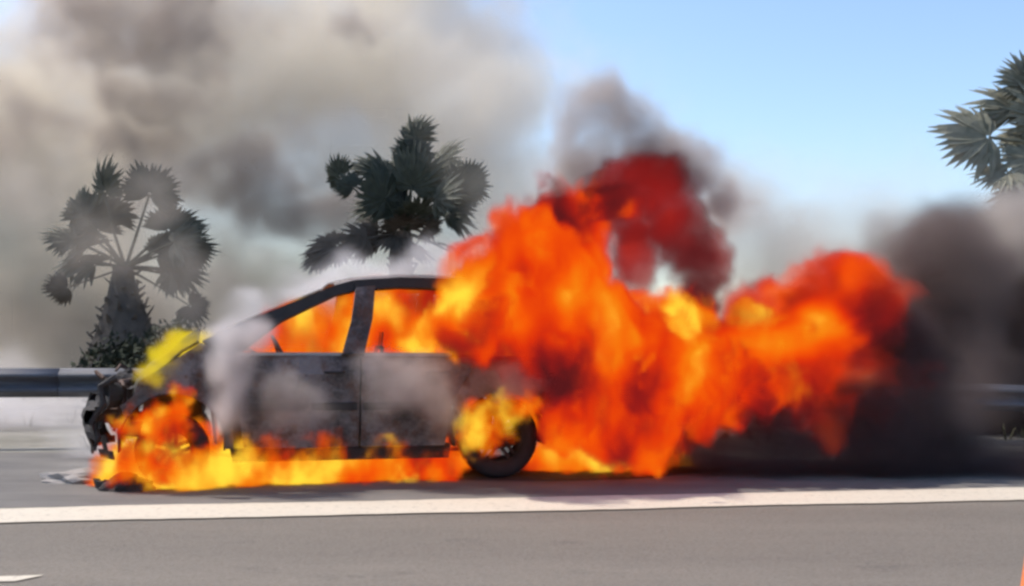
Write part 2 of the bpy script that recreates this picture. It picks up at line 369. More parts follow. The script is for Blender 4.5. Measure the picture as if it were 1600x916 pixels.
# ------------------------------------------------------------------ the burning car
RW = gnd(780, 748); FW = gnd(268, 762)
ax = (FW - RW); WB = ax.length; ang = math.atan2(ax.y, ax.x)
leftv = Vector((-math.sin(ang), math.cos(ang), 0))      # towards the camera
car = empty('burning_car', RW - leftv * 0.80, ang)
tag(car, 'burnt-out hatchback car on the road shoulder with flames through its windows', 'car')
FA = WB                                                  # front axle position along the car
K = WB / 2.5
def half(u, z):
    w = 0.875 - 0.05 * ((z - 0.62) / 0.4) ** 2
    if z > 0.93: w = 0.845 - (z - 0.93) * 0.34
    if u > 2.2 * K: w -= 0.30 * (u - 2.2 * K) ** 2
    if u < -0.2: w -= 0.35 * (u + 0.2) ** 2
    return max(w, 0.3)
def panel(name, poly, side, mat, parent=car, thick=0.03, off=0.0, dent=0.012, holes=None):
    bm = bmesh.new(); vs = [bm.verts.new((u, 0, z)) for u, z in poly]
    es = [bm.edges.new((vs[i], vs[(i + 1) % len(vs)])) for i in range(len(vs))]
    bmesh.ops.triangle_fill(bm, edges=es, use_beauty=True)
    us = [p[0] for p in poly]; zs = [p[1] for p in poly]
    u = min(us) + 0.09
    while u < max(us):
        bmesh.ops.bisect_plane(bm, geom=bm.verts[:] + bm.edges[:] + bm.faces[:], plane_co=(u, 0, 0), plane_no=(1, 0, 0)); u += 0.09
    z = min(zs) + 0.09
    while z < max(zs):
        bmesh.ops.bisect_plane(bm, geom=bm.verts[:] + bm.edges[:] + bm.faces[:], plane_co=(0, 0, z), plane_no=(0, 0, 1)); z += 0.09
    for v in bm.verts:
        uu, zz = v.co.x, v.co.z
        n = dent * mnoise.noise(Vector((uu * 3, side * 5, zz * 3)))
        crease = 0.012 * math.exp(-((zz - 0.80) / 0.03) ** 2) if z else 0
        v.co.y = side * (half(uu, zz) + off + n + crease)
    o = obj(name, bm, mat, parent); md = o.modifiers.new('s', 'SOLIDIFY'); md.thickness = thick; md.offset = -1 if side < 0 else -1
    md.use_even_offset = False
    return o
def arc(cu, cz, r, a0, a1, n=10):
    return [(cu + r * math.cos(R(a0 + (a1 - a0) * i / n)), cz + r * math.sin(R(a0 + (a1 - a0) * i / n))) for i in range(n + 1)]
WR = 0.31; AR = 0.365
k = K
for side in (1, -1):
    # upper frame, cut into pillars and roof rail
    panel('windscreen_pillar', [(2.24 * k, 1.0), (2.30 * k, 1.05), (1.80 * k, 1.27), (1.30 * k, 1.475), (1.16 * k, 1.515), (1.16 * k, 1.435), (1.30 * k, 1.40), (1.72 * k, 1.20), (2.02 * k, 0.975), (2.10 * k, 0.945)], side, M['black'], thick=0.05)
    panel('roof_rail', [(1.155 * k, 1.515), (0.8 * k, 1.545), (0.3, 1.545), (-0.1, 1.505), (-0.36, 1.43), (-0.30, 1.36), (-0.05, 1.425), (0.3, 1.462), (0.8 * k, 1.468), (1.155 * k, 1.44)], side, M['black'], thick=0.05, off=0.002)
    panel('centre_pillar', [(1.10 * k, 0.94), (1.27 * k, 0.94), (1.19 * k, 1.20), (1.15 * k, 1.44), (1.00 * k, 1.455), (1.03 * k, 1.2)], side, M['char'], thick=0.06, off=0.004)
    panel('rear_pillar', [(0.20, 0.94), (0.40, 0.94), (0.42, 1.2), (0.38, 1.468), (0.26, 1.468), (0.24, 1.2)], side, M['black'], thick=0.05, off=0.004)
    panel('tail_pillar', [(-0.60, 0.94), (-0.33, 0.94), (-0.22, 1.2), (-0.12, 1.40), (-0.30, 1.36), (-0.36, 1.42), (-0.52, 1.15)], side, M['black'], thick=0.05)
    fd = panel('front_door', [(1.13 * k, 0.27), (1.98 * k, 0.27), (2.04 * k, 0.6), (2.05 * k, 0.945), (1.28 * k, 0.945), (1.13 * k, 0.945)], side, M['char'], thick=0.04, dent=0.045)
    rd = panel('rear_door', [(0.44, 0.27), (1.115 * k, 0.27), (1.115 * k, 0.945), (0.21, 0.945), (0.26, 0.80), (0.40, 0.60)], side, M['char'], thick=0.04, dent=0.045)
    for door, uc in ((fd, 1.24 * k), (rd, 0.42)):
        bm = bmesh.new(); y = half(uc, 0.82) + 0.028
        add_tube(bm, [(uc, side * (y - 0.03), 0.82), (uc + 0.02, side * y, 0.823), (uc + 0.15, side * y, 0.823), (uc + 0.17, side * (y - 0.03), 0.82)], 0.011, 6); obj('door_handle', bm, M['black'], door)
    panel('window_ledge', [(0.22, 0.946), (2.05 * k, 0.946), (2.03 * k, 0.968), (0.22, 0.968)], side, M['ash' if side > 0 else 'char'], thick=0.05, off=0.008, dent=0.004)
    panel('side_sill', [(0.40, 0.17), (FA - 0.42, 0.17), (FA - 0.40, 0.262), (0.39, 0.262)], side, M['black'], thick=0.08, off=-0.01)
    fender = [(2.06 * k, 0.27), (FA - AR, 0.27)] + arc(FA, WR, AR, 175, 15) + [(FA + 0.37, 0.42), (FA + 0.33, 0.50), (FA + 0.36, 0.58), (FA + 0.27, 0.66), (FA + 0.24, 0.76), (FA + 0.10, 0.84), (2.31 * k, 1.035), (2.10 * k, 0.94)]
    panel('front_wing', fender, side, M['char'], thick=0.03, dent=0.04)
    quarter = [(0.405, 0.60), (0.27, 0.80), (0.205, 0.935), (-0.60, 0.935), (-0.66, 0.75), (-0.64, 0.35), (-0.42, 0.30)] + arc(0, WR, AR, 182, 28)
    panel('rear_wing', quarter, side, M['char'], thick=0.03)
    # inner panels behind the door gaps, rubbing strip, wheel-arch liners
    panel('door_liner', [(0.44, 0.265), (FA - 0.42, 0.265), (2.10 * k, 0.6), (2.16 * k, 0.93), (0.22, 0.93), (0.30, 0.78), (0.42, 0.58)], side, M['black'], thick=0.02, off=-0.065, dent=0.0)
    panel('rubbing_strip', [(1.15 * k, 0.545), (2.0 * k, 0.545), (2.0 * k, 0.60), (1.15 * k, 0.60)], side, M['black'], parent=fd, thick=0.02, off=0.016, dent=0.004)
    panel('rubbing_strip', [(0.50, 0.545), (1.10 * k, 0.545), (1.10 * k, 0.60), (0.47, 0.60)], side, M['black'], parent=rd, thick=0.02, off=0.016, dent=0.004)
    for uc in (0.0, FA):
        bm = bmesh.new(); rows = []
        for i in range(15):
            a = R(-8 + 196 * i / 14); rows.append([(uc + 0.37 * math.cos(a), side * y, WR + 0.37 * math.sin(a)) for y in (0.50, 0.62, 0.74, 0.83)])
        add_quadgrid(bm, rows); o = obj('wheel_arch_liner', bm, M['black'], car, True); md = o.modifiers.new('s', 'SOLIDIFY'); md.thickness = 0.012
# roof, bonnet, tailgate, floor
def cross(name, prof, mat, edge, n=14, crown=0.05, lump=0.02, thick=0.02, inset=0.0):
    bm = bmesh.new(); rows = []
    for (u, z) in prof:
        w = half(u, z if z > 0.93 else z) - inset; row = []
        for i in range(n + 1):
            q = -1 + 2 * i / n
            row.append((u, q * w, z + crown * (1 - q * q) + lump * mnoise.noise(Vector((u * 2.5, q * 2.5, edge)))))
        rows.append(row)
    add_quadgrid(bm, rows); recalc(bm); o = obj(name, bm, mat, car, True); md = o.modifiers.new('s', 'SOLIDIFY'); md.thickness = thick; return o
cross('roof', [(1.30 * k, 1.478), (1.16 * k, 1.517), (1.0 * k, 1.535), (0.8 * k, 1.547), (0.5, 1.55), (0.3, 1.547), (0.1, 1.53), (-0.1, 1.507), (-0.33, 1.44)], M['char'], 1, crown=0.035, lump=0.015)
cross('bonnet', [(2.33 * k, 1.05), (2.45 * k, 0.99), (FA + 0.05, 0.90), (FA + 0.14, 0.84), (FA + 0.22, 0.77), (FA + 0.28, 0.69)], M['black'], 5, crown=0.05, lump=0.09)
cross('tailgate', [(-0.36, 1.40), (-0.48, 1.2), (-0.60, 0.98), (-0.67, 0.8), (-0.67, 0.55)], M['char'], 7, crown=0.0, inset=0.05)
cross('rear_bumper', [(-0.66, 0.56), (-0.74, 0.5), (-0.74, 0.34), (-0.66, 0.28)], M['black'], 8, crown=0.0, lump=0.03, thick=0.03)
cross('floor_pan', [(FA + 0.30, 0.24), (2.0, 0.20), (1.0, 0.19), (0.0, 0.22), (-0.60, 0.30)], M['rust'], 9, crown=0.0, inset=0.12)
cross('bulkhead', [(2.26 * k, 1.0), (2.25 * k, 0.7), (2.2 * k, 0.3)], M['rust'], 10, crown=0.0, inset=0.08, n=8)
# dashboard, steering wheel, seat frames
bm = bmesh.new(); rows = []
for (u, z) in ((2.20 * k, 0.97), (1.95 * k, 0.98), (1.82 * k, 0.92), (1.80 * k, 0.72), (1.95 * k, 0.6)):
    rows.append([(u + 0.02 * mnoise.noise(Vector((u, q, z)) * 4), q * 0.74, z + 0.03 * mnoise.noise(Vector((q * 5, u, 2)))) for q in [-1 + i / 6 for i in range(13)]])
add_quadgrid(bm, rows); obj('dashboard', bm, M['black'], car)
sw = empty('steering_wheel', (1.68 * k, 0.37, 0.92)); sw.parent = car; sw.rotation_euler = (0, R(-62), 0)
bm = bmesh.new(); add_tube(bm, [(0.18 * math.cos(a * math.pi / 12), 0.18 * math.sin(a * math.pi / 12), 0) for a in range(25)], 0.013, 6, False); obj('wheel_ring', bm, M['black'], sw)
bm = bmesh.new()
for a in (0, 2.09, 4.19): add_tube(bm, [(0, 0, -0.03), (0.17 * math.cos(a), 0.17 * math.sin(a), 0)], 0.012, 5)
add_tube(bm, [(0, 0, -0.25), (0, 0, 0)], 0.03, 8); obj('steering_column', bm, M['rust'], sw)
for (u, v) in ((1.25, 0.37), (1.25, -0.37), (0.35, 0.37), (0.35, -0.37)):
    st = empty('seat', (u * k, v, 0.28)); st.parent = car
    bm = bmesh.new(); add_box(bm, (0.05, 0, 0.12), (0.48, 0.46, 0.12)); bmesh.ops.subdivide_edges(bm, edges=bm.edges[:], cuts=3, use_grid_fill=True)
    for vv in bm.verts: vv.co += Vector((0, 0, 0.05 * mnoise.noise(vv.co * 6)))
    obj('seat_cushion', bm, M['black'], st)
    bm = bmesh.new()
    fr = [(-0.20, -0.2, 0.15), (-0.32, -0.2, 0.65), (-0.33, -0.14, 0.72), (-0.33, 0.14, 0.72), (-0.32, 0.2, 0.65), (-0.20, 0.2, 0.15)]
    add_tube(bm, fr, 0.016, 6)
    for q in (0.3, 0.45, 0.6): add_tube(bm, [(-0.2 - 0.13 * q, -0.2, 0.15 + 0.5 * q), (-0.2 - 0.13 * q, 0.2, 0.15 + 0.5 * q)], 0.007, 5)
    for q in (-0.07, 0.07): add_tube(bm, [(-0.33, q, 0.7), (-0.345, q, 0.84)], 0.007, 5)
    obj('seat_frame', bm, M['rust'], st)
# front end: bumper burnt off, radiator support, crash beam, lamp shells, fallen bumper
bm = bmesh.new()
for z in (0.32, 0.70): add_tube(bm, [(FA + 0.36, -0.62, z), (FA + 0.42, 0, z + 0.01), (FA + 0.36, 0.62, z)], 0.026, 6)
for q in (-0.6, -0.25, 0.25, 0.6): add_tube(bm, [(FA + 0.37, q, 0.30), (FA + 0.38, q, 0.72)], 0.02, 6)
obj('radiator_support', bm, M['rust'], car)
bm = bmesh.new(); add_box(bm, (FA + 0.33, 0, 0.5), (0.04, 0.66, 0.36)); bmesh.ops.subdivide_edges(bm, edges=bm.edges[:], cuts=4, use_grid_fill=True)
for v in bm.verts: v.co.x += 0.03 * mnoise.noise(v.co * 5)
obj('radiator', bm, M['black'], car)
bm = bmesh.new(); rows = []
for i in range(15):
    q = -1 + i / 7; u = FA + 0.60 - 0.10 * q * q
    if q > 0.75: u += 0.06
    z = 0.52 + 0.02 * math.sin(q * 4)
    rows.append([(u - 0.04, q * 0.78, z - 0.05), (u + 0.03, q * 0.78, z - 0.05), (u + 0.045, q * 0.78, z), (u + 0.03, q * 0.78, z + 0.05), (u - 0.04, q * 0.78, z + 0.05), (u - 0.04, q * 0.78, z - 0.05)])
add_quadgrid(bm, rows); recalc(bm); obj('crash_beam', bm, M['black'], car)
for side in (1, -1):
    bm = bmesh.new(); add_box(bm, (FA + 0.46, side * 0.55, 0.50), (0.22, 0.07, 0.10)); obj('crash_box', bm, M['rust'], car)
    hl = empty('headlight', (FA + 0.36, side * 0.62, 0.66)); hl.parent = car; hl.rotation_euler = (0, 0, side * R(25))
    bm = bmesh.new(); add_lathe(bm, [(0.02, 0.0), (0.07, 0.02), (0.10, 0.07), (0.115, 0.13), (0.108, 0.13), (0.09, 0.075), (0.0, 0.02)], 16); bm.transform(Matrix.Rotation(R(-90), 4, 'Z')); obj('lamp_shell', bm, M['black'], hl)
    bm = bmesh.new(); add_tube(bm, [(-0.02, -0.09, 0.06), (0.10, -0.13, 0.11), (0.17, -0.06, 0.16), (0.15, 0.04, 0.12)], [0.02, 0.018, 0.015, 0.012], 6); obj('lamp_bracket', bm, M['rust'], hl)
    bm = bmesh.new(); add_tube(bm, [(FA + 0.40, side * 0.72, 0.78), (FA + 0.50, side * 0.76, 0.72), (FA + 0.47, side * 0.78, 0.60), (FA + 0.55, side * 0.77, 0.47), (FA + 0.50, side * 0.76, 0.36), (FA + 0.53, side * 0.77, 0.27)], [0.03, 0.022, 0.03, 0.02, 0.026, 0.018], 6); obj('bumper_bracket', bm, M['black'], car)
bm = bmesh.new(); rows = []
for i in range(13):
    q = i / 12; uu = FA + 0.52 - 0.36 * q * q; y = 0.60 + 0.36 * q ** 0.5 * 0.7; h = 0.05 + 0.07 * abs(mnoise.noise(Vector((q * 5, 1, 2)))) * 1.3
    rows.append([(uu, y + 0.07, 0.006), (uu + 0.02, y + 0.06, h), (uu - 0.02, y - 0.03, h * 0.8), (uu - 0.03, y - 0.05, 0.006)])
add_quadgrid(bm, rows); obj('melted_bumper', bm, M['black'], car)
# what is left of the front bumper skin: a torn shell round the nose
bm = bmesh.new(); grid = []
for j in range(9):
    z = 0.20 + 0.055 * j; row = []
    for i in range(31):
        q = -1 + 2 * i / 30; u = FA + 0.66 - 0.30 * abs(q) ** 2.6 - 0.05 * ((z - 0.42) / 0.22) ** 2 + 0.035 * mnoise.noise(Vector((q * 6, z * 9, 1)))
        if abs(q) > 0.9: u -= (abs(q) - 0.9) * 1.5
        row.append(bm.verts.new((u, q * 0.84, z + 0.02 * mnoise.noise(Vector((q * 5, z * 5, 8))))))
    grid.append(row)
for j in range(8):
    for i in range(30):
        if mnoise.noise(Vector((i * 0.42, j * 0.55, 3.7))) + (0.30 if j > 4 else 0) < 0.10: bm.faces.new((grid[j][i], grid[j][i + 1], grid[j + 1][i + 1], grid[j + 1][i]))
bmesh.ops.delete(bm, geom=[v for v in bm.verts if not v.link_faces], context='VERTS')
o = obj('front_bumper', bm, M['black'], car); md = o.modifiers.new('s', 'SOLIDIFY'); md.thickness = 0.012
# engine block seen through the burnt front
bm = bmesh.new(); add_box(bm, (FA + 0.02, 0.0, 0.55), (0.42, 0.7, 0.36)); bmesh.ops.subdivide_edges(bm, edges=bm.edges[:], cuts=5, use_grid_fill=True)
for v in bm.verts: v.co += 0.06 * Vector(mnoise.noise_vector(v.co * 7))
obj('engine', bm, M['rust'], car)
# wheels
for (u, v, flat) in ((0, 0.72, 0), (0, -0.72, 0), (FA, 0.72, 1), (FA, -0.72, 1)):
    r0 = WR - (0.05 if flat else 0.0); w = empty('wheel', (u, v, r0)); w.parent = car; s = 1 if v > 0 else -1
    bm = bmesh.new(); add_lathe(bm, [(r0 - 0.115, -0.085), (r0 - 0.05, -0.10), (r0 - 0.012, -0.085), (r0, -0.05), (r0, 0.05), (r0 - 0.012, 0.085), (r0 - 0.05, 0.10), (r0 - 0.115, 0.085), (r0 - 0.125, 0.0), (r0 - 0.115, -0.085)], 36)
    for vv in bm.verts: vv.co *= 1 + 0.02 * mnoise.noise(vv.co * 9)
    recalc(bm); obj('tyre', bm, M['rubber'], w, True)
    bm = bmesh.new(); add_lathe(bm, [(0.0, s * 0.045), (0.045, s * 0.05), (0.055, s * 0.03), (0.055, -s * 0.02)], 20)
    add_lathe(bm, [(r0 - 0.118, s * 0.085), (r0 - 0.13, s * 0.075), (r0 - 0.14, s * 0.0), (r0 - 0.14, -s * 0.08), (r0 - 0.118, -s * 0.085)], 36)
    for q in range(5):
        a = q * 2 * math.pi / 5 + 0.3; m = Matrix.Rotation(-a, 3, 'Y')
        for p in (-0.025, 0.025): add_box(bm, m @ Vector((0.10, s * 0.045, p)), (0.15, 0.022, 0.026), m)
    obj('rim', bm, M['rim'], w)

# ash and foam litter by the nose of the car
def lump(name, label, cat, p, sx, sy, sz, mat, seed, grp=None):
    bm = bmesh.new(); bmesh.ops.create_icosphere(bm, subdivisions=3, radius=1.0)
    for v in bm.verts:
        n = 1 + 0.45 * mnoise.noise(v.co * 1.7 + Vector((seed, 0, 0))) + 0.2 * mnoise.noise(v.co * 5 + Vector((seed, 0, 0)))
        v.co = Vector((v.co.x * sx * n, v.co.y * sy * n, max(-0.02, v.co.z * sz * n)))
    o = obj(name, bm, mat); o.location = (p.x, p.y, 0.01); return tag(o, label, cat, grp)
lump('ash_heap', 'pale heap of ash and foam on the pavement by the car nose', 'ash heap', gnd(128, 752), 0.32, 0.14, 0.07, M['ash'], 1)
lump('charred_debris', 'charred black lump fallen under the front of the car', 'debris', gnd(196, 766), 0.16, 0.10, 0.09, M['black'], 4)

# traffic cone whose edge just shows in the corner
cp = at(1640, 900, 3.6); cn = empty('traffic_cone', (cp.x, cp.y, 0)); tag(cn, 'orange traffic cone, only its edge in the lower corner of the frame', 'traffic cone')
bm = bmesh.new(); add_box(bm, (0, 0, 0.02), (0.36, 0.36, 0.034)); bmesh.ops.bevel(bm, geom=bm.edges[:], offset=0.01, segments=2); obj('base', bm, M['black'], cn)
bm = bmesh.new(); add_lathe(bm, [(0.14, 0.036), (0.125, 0.06), (0.03, 0.72), (0.0, 0.725)], 32, 'Z'); obj('body', bm, M['cone'], cn, True)
bm = bmesh.new(); add_lathe(bm, [(0.0625, 0.50), (0.046, 0.62)], 32, 'Z'); obj('band', bm, M['cone_band'], cn, True)

# ------------------------------------------------------------------ smoke and flame volumes
def field_volume(name, blobs, voxel, mat, label, cat, warp=(0.0, 1.0), nscale=1.0, namp=0.6, lo=0.0, hi=0.5, detail=4.0, stretch=(1, 1, 1), smooth=0.1, seed=0.0, floor=0.0):
    """a gas cloud: soft union of ellipsoids (centre, radii), torn by turbulence, sampled into a voxel grid"""
    ng = bpy.data.node_groups.new(name, 'GeometryNodeTree'); ng.interface.new_socket('Geometry', in_out='OUTPUT', socket_type='NodeSocketGeometry')
    N, Lk = ng.nodes.new, ng.links.new
    def vm(op, a, b=None):
        n = N('ShaderNodeVectorMath'); n.operation = op
        for i, x in enumerate((a, b)):
            if x is None: continue
            s = n.inputs['Scale'] if (op == 'SCALE' and i == 1) else n.inputs[i]
            if hasattr(x, 'node'): Lk(x, s)
            else: s.default_value = x
        return n.outputs['Value'] if op in ('LENGTH', 'DOT_PRODUCT', 'DISTANCE') else n.outputs[0]
    def fm(op, a, b=None, c=None):
        n = N('ShaderNodeMath'); n.operation = op
        for i, x in enumerate((a, b, c)):
            if x is None: continue
            if hasattr(x, 'node'): Lk(x, n.inputs[i])
            else: n.inputs[i].default_value = x
        return n.outputs[0]
    def tex(v, scale, det, out, sd):
        n = N('ShaderNodeTexNoise'); n.inputs['Scale'].default_value = scale; n.inputs['Detail'].default_value = det; n.inputs['Roughness'].default_value = 0.62
        Lk(vm('ADD', v, (sd * 13.1, sd * 7.7, sd * 3.3)), n.inputs['Vector']); return n.outputs[out]
    pos = N('GeometryNodeInputPosition').outputs[0]
    p = pos
    if warp[0] > 0:
        w = vm('SUBTRACT', tex(pos, warp[1], 2.0, 'Color', seed + 1), (0.5, 0.5, 0.5)); p = vm('ADD', pos, vm('SCALE', w, warp[0] * 2))
    acc = None
    for c, r in blobs:
        q = vm('LENGTH', vm('MULTIPLY', vm('SUBTRACT', p, tuple(c)), tuple(1.0 / x for x in r)))
        s = fm('SUBTRACT', 1.0, q)
        acc = s if acc is None else fm('SMOOTH_MAX', acc, s, smooth)
    n = fm('SUBTRACT', tex(vm('MULTIPLY', p, stretch), nscale, detail, 0, seed), 0.5)
    d = fm('ADD', acc, fm('MULTIPLY', n, namp * 2))
    mr = N('ShaderNodeMapRange'); mr.interpolation_type = 'SMOOTHSTEP'; Lk(d, mr.inputs['Value']); mr.inputs['From Min'].default_value = lo; mr.inputs['From Max'].default_value = hi
    m = warp[0] + max(max(r) for _, r in blobs) * 0.12
    mn = [min(c[i] - r[i] for c, r in blobs) - m for i in range(3)]; mx = [max(c[i] + r[i] for c, r in blobs) + m for i in range(3)]
    mn[2] = max(mn[2], floor)
    vc = N('GeometryNodeVolumeCube'); Lk(mr.outputs[0], vc.inputs['Density']); vc.inputs['Min'].default_value = mn; vc.inputs['Max'].default_value = mx
    for i, ax_ in enumerate('XYZ'): vc.inputs['Resolution ' + ax_].default_value = max(8, int((mx[i] - mn[i]) / voxel))
    sm = N('GeometryNodeSetMaterial'); sm.inputs['Material'].default_value = mat; Lk(vc.outputs[0], sm.inputs[0])
    go = N('NodeGroupOutput'); Lk(sm.outputs[0], go.inputs[0])
    v = bpy.data.volumes.new(name); v.materials.append(mat); o = bpy.data.objects.new(name, v); COL.objects.link(o)
    o.modifiers.new('field', 'NODES').node_group = ng
    return tag(o, label, cat, kind='stuff')
def vmat(name):
    m = bpy.data.materials.new(name); m.use_nodes = True; nt = m.node_tree
    nt.nodes.remove(nt.nodes['Principled BSDF']); out = nt.nodes['Material Output']
    at_ = node(nt, 'ShaderNodeAttribute'); at_.attribute_name = 'density'
    return m, nt, out, at_.outputs['Fac']
def fmath(nt, op, a, b):
    n = node(nt, 'ShaderNodeMath', operation=op)
    for i, x in enumerate((a, b)):
        if hasattr(x, 'node'): nt.links.new(x, n.inputs[i])
        else: n.inputs[i].default_value = x
    return n.outputs[0]
def smoke_mat(name, col, dens, col2=None, nscale=0.3, aniso=0.0):
    m, nt, out, d = vmat(name); pv = node(nt, 'ShaderNodeVolumePrincipled')
    pv.inputs['Density Attribute'].default_value = ''; pv.inputs['Anisotropy'].default_value = aniso
    nt.links.new(fmath(nt, 'MULTIPLY', d, dens), pv.inputs['Density'])
    if col2:
        g_ = node(nt, 'ShaderNodeNewGeometry'); n = node(nt, 'ShaderNodeTexNoise'); n.inputs['Scale'].default_value = nscale; n.inputs['Detail'].default_value = 3
        nt.links.new(g_.outputs['Position'], n.inputs['Vector']); nt.links.new(mix_col(nt, ramp(nt, n.outputs[0], [(0.42, 0.0), (0.60, 1.0)]), col, col2), pv.inputs['Color'])
    else: pv.inputs['Color'].default_value = (*col, 1)
    nt.links.new(pv.outputs[0], out.inputs['Volume']); return m
FIRE = [(0.0, (0.10, 0.010, 0.012)), (0.22, (0.34, 0.012, 0.010)), (0.40, (0.80, 0.035, 0.004)), (0.58, (1.0, 0.105, 0.003)), (0.76, (1.0, 0.25, 0.006)), (1.0, (1.35, 0.86, 0.06))]
def flame_mat(name, thick, base=0.5, amp=1.0, nscale=1.6, spots=(), core=0.15, stretch=(1, 1, 0.6), gain=0.62, stops=None):
    """glowing gas: heat from its own turbulence and from hot or cool regions (centre, radius, heat)"""
    m, nt, out, d = vmat(name); L = nt.links
    g_ = node(nt, 'ShaderNodeNewGeometry'); mp = node(nt, 'ShaderNodeMapping'); mp.inputs['Scale'].default_value = stretch; L.new(g_.outputs['Position'], mp.inputs[0])
    n = node(nt, 'ShaderNodeTexNoise'); n.inputs['Scale'].default_value = nscale; n.inputs['Detail'].default_value = 2.5; L.new(mp.outputs[0], n.inputs['Vector'])
    t = fmath(nt, 'ADD', fmath(nt, 'MULTIPLY', fmath(nt, 'SUBTRACT', n.outputs[0], 0.5), amp * 2), base)
    t = fmath(nt, 'ADD', t, fmath(nt, 'MULTIPLY', fmath(nt, 'SUBTRACT', d, 0.6), core))
    for c, r, h in spots:
        v = node(nt, 'ShaderNodeVectorMath', operation='SUBTRACT'); L.new(g_.outputs['Position'], v.inputs[0]); v.inputs[1].default_value = c
        if isinstance(r, (int, float)): r = (r, r, r)
        v2 = node(nt, 'ShaderNodeVectorMath', operation='DIVIDE'); L.new(v.outputs[0], v2.inputs[0]); v2.inputs[1].default_value = r
        ln = node(nt, 'ShaderNodeVectorMath', operation='LENGTH'); L.new(v2.outputs[0], ln.inputs[0])
        f = node(nt, 'ShaderNodeMapRange', interpolation_type='SMOOTHSTEP'); L.new(ln.outputs['Value'], f.inputs[0]); f.inputs['From Min'].default_value = 1.0; f.inputs['From Max'].default_value = 0.1; f.inputs['To Max'].default_value = h
        t = fmath(nt, 'ADD', t, f.outputs[0])
    e = node(nt, 'ShaderNodeEmission'); L.new(ramp(nt, t, stops or FIRE), e.inputs['Color']); k_ = fmath(nt, 'MULTIPLY', d, thick); L.new(fmath(nt, 'MULTIPLY', k_, gain), e.inputs['Strength'])
    a = node(nt, 'ShaderNodeVolumeAbsorption'); a.inputs['Color'].default_value = (0, 0, 0, 1); L.new(k_, a.inputs['Density'])
    s = node(nt, 'ShaderNodeAddShader'); L.new(e.outputs[0], s.inputs[0]); L.new(a.outputs[0], s.inputs[1]); L.new(s.outputs[0], out.inputs['Volume'])
    return m
def B(px, py, d, rx, rz=None, ry=None):
    """an ellipsoid centred on a pixel at depth d, radii given in pixels across and up (ry in metres)"""
    q = d / FOC; rx = rx * q; rz = (rz * q) if rz else rx
    return (at(px, py, d), (rx, ry if ry else min(rx, rz) * 0.9, rz))
def S(px, py, d, rpx, h, rz=None, ry=None):
    q = d / FOC; return (at(px, py, d), (rpx * q, ry or rpx * q, (rz or rpx) * q), h)

# --- flames
mf = flame_mat('main_flame_gas', 14.0, base=0.48, amp=0.95, nscale=1.9, spots=[S(745, 470, 8.1, 130, 0.42, 80, 0.9), S(1000, 345, 8.8, 95, -0.65), S(870, 320, 8.8, 90, -0.08), S(850, 590, 8.3, 100, -0.42), S(1010, 600, 8.9, 90, -0.2), S(1065, 495, 9.0, 50, 0.3)])
field_volume('flames', [B(752, 480, 8.25, 68, 82, .5), B(795, 470, 8.4, 90, 100, .55), B(835, 460, 8.7, 105, 118, .7), B(875, 640, 8.12, 50, 70, .25), B(890, 390, 8.9, 78, 115, .6), B(882, 335, 8.9, 42, 75, .4), B(930, 560, 8.8, 125, 125, .8), B(860, 560, 8.25, 75, 70, .35), B(1040, 560, 9.1, 110, 105, .75), B(970, 660, 8.8, 115, 75, .7), B(1060, 500, 9.1, 75, 70, .5), B(1130, 590, 9.3, 110, 90, .7)],
             0.027, mf, 'tall orange flames pouring from the rear of the car', 'flames', warp=(0.45, 1.6), nscale=2.4, namp=1.25, lo=0.02, hi=0.30, detail=5.0, stretch=(1, 1, 0.5), smooth=0.25, seed=1)
mt = flame_mat('tail_flame_gas', 9.0, base=0.40, amp=0.75, nscale=1.6, spots=[S(1195, 535, 9.1, 120, 0.5, 45, .9), S(1275, 500, 9.1, 80, 0.45, 45, .9), S(1340, 420, 9.4, 60, 0.12), S(1390, 520, 9.3, 120, -0.30), S(1150, 650, 9.2, 120, -0.28, 70)])
field_volume('flames', [B(1150, 535, 9.5, 95, 80, .6), B(1230, 540, 9.5, 105, 80, .65), B(1300, 510, 9.5, 88, 100, .6), B(1340, 450, 9.5, 52, 72, .4), B(1180, 475, 9.8, 70, 60, .4), B(1250, 480, 9.8, 70, 50, .4), B(1190, 600, 9.4, 140, 60, .6), B(1285, 595, 9.4, 110, 62, .5), B(1335, 560, 9.5, 58, 65, .5)],
             0.03, mt, 'red and yellow flames blown sideways into the black smoke', 'flames', warp=(0.5, 1.2), nscale=1.9, namp=1.15, lo=-0.08, hi=0.42, detail=5.0, smooth=0.3, seed=2)
mr_ = flame_mat('deep_red_flame_gas', 8.0, base=0.07, amp=0.35, nscale=1.6, spots=[S(1050, 330, 9.2, 75, 0.13), S(950, 310, 9.2, 60, -0.15), S(1085, 440, 9.2, 60, -0.16)])
field_volume('flames', [B(1015, 300, 9.4, 70, 68, .45), B(1050, 350, 9.4, 54, 65, .4), B(960, 320, 9.4, 75, 48, .4), B(1085, 400, 9.4, 55, 65, .35), B(1095, 455, 9.4, 42, 65, .3), B(990, 400, 9.6, 45, 65, .3)],
             0.03, mr_, 'dark red column of sooty fire curling above the orange flames', 'flames', warp=(0.3, 1.8), nscale=2.2, namp=0.85, lo=-0.08, hi=0.42, detail=5.0, smooth=0.25, seed=3)
GB = gnd
def GF(px, py, rx, rz, ry=0.3):      # flames licking over the pavement, based on the ground at that pixel
    p = GB(px, py); q = p.y / FOC; return (Vector((p.x, p.y, rz * q * 0.35)), (rx * q, ry, rz * q))
mg = flame_mat('ground_flame_gas', 16.0, base=0.70, amp=1.0, nscale=3.0, spots=[S(270, 740, 8.0, 190, 0.30, 60, 1.0), S(430, 740, 8.1, 120, 0.10, 60, 1.0), S(640, 715, 8.4, 130, -0.22, 60, 1.0), S(520, 700, 8.3, 60, -0.1)])
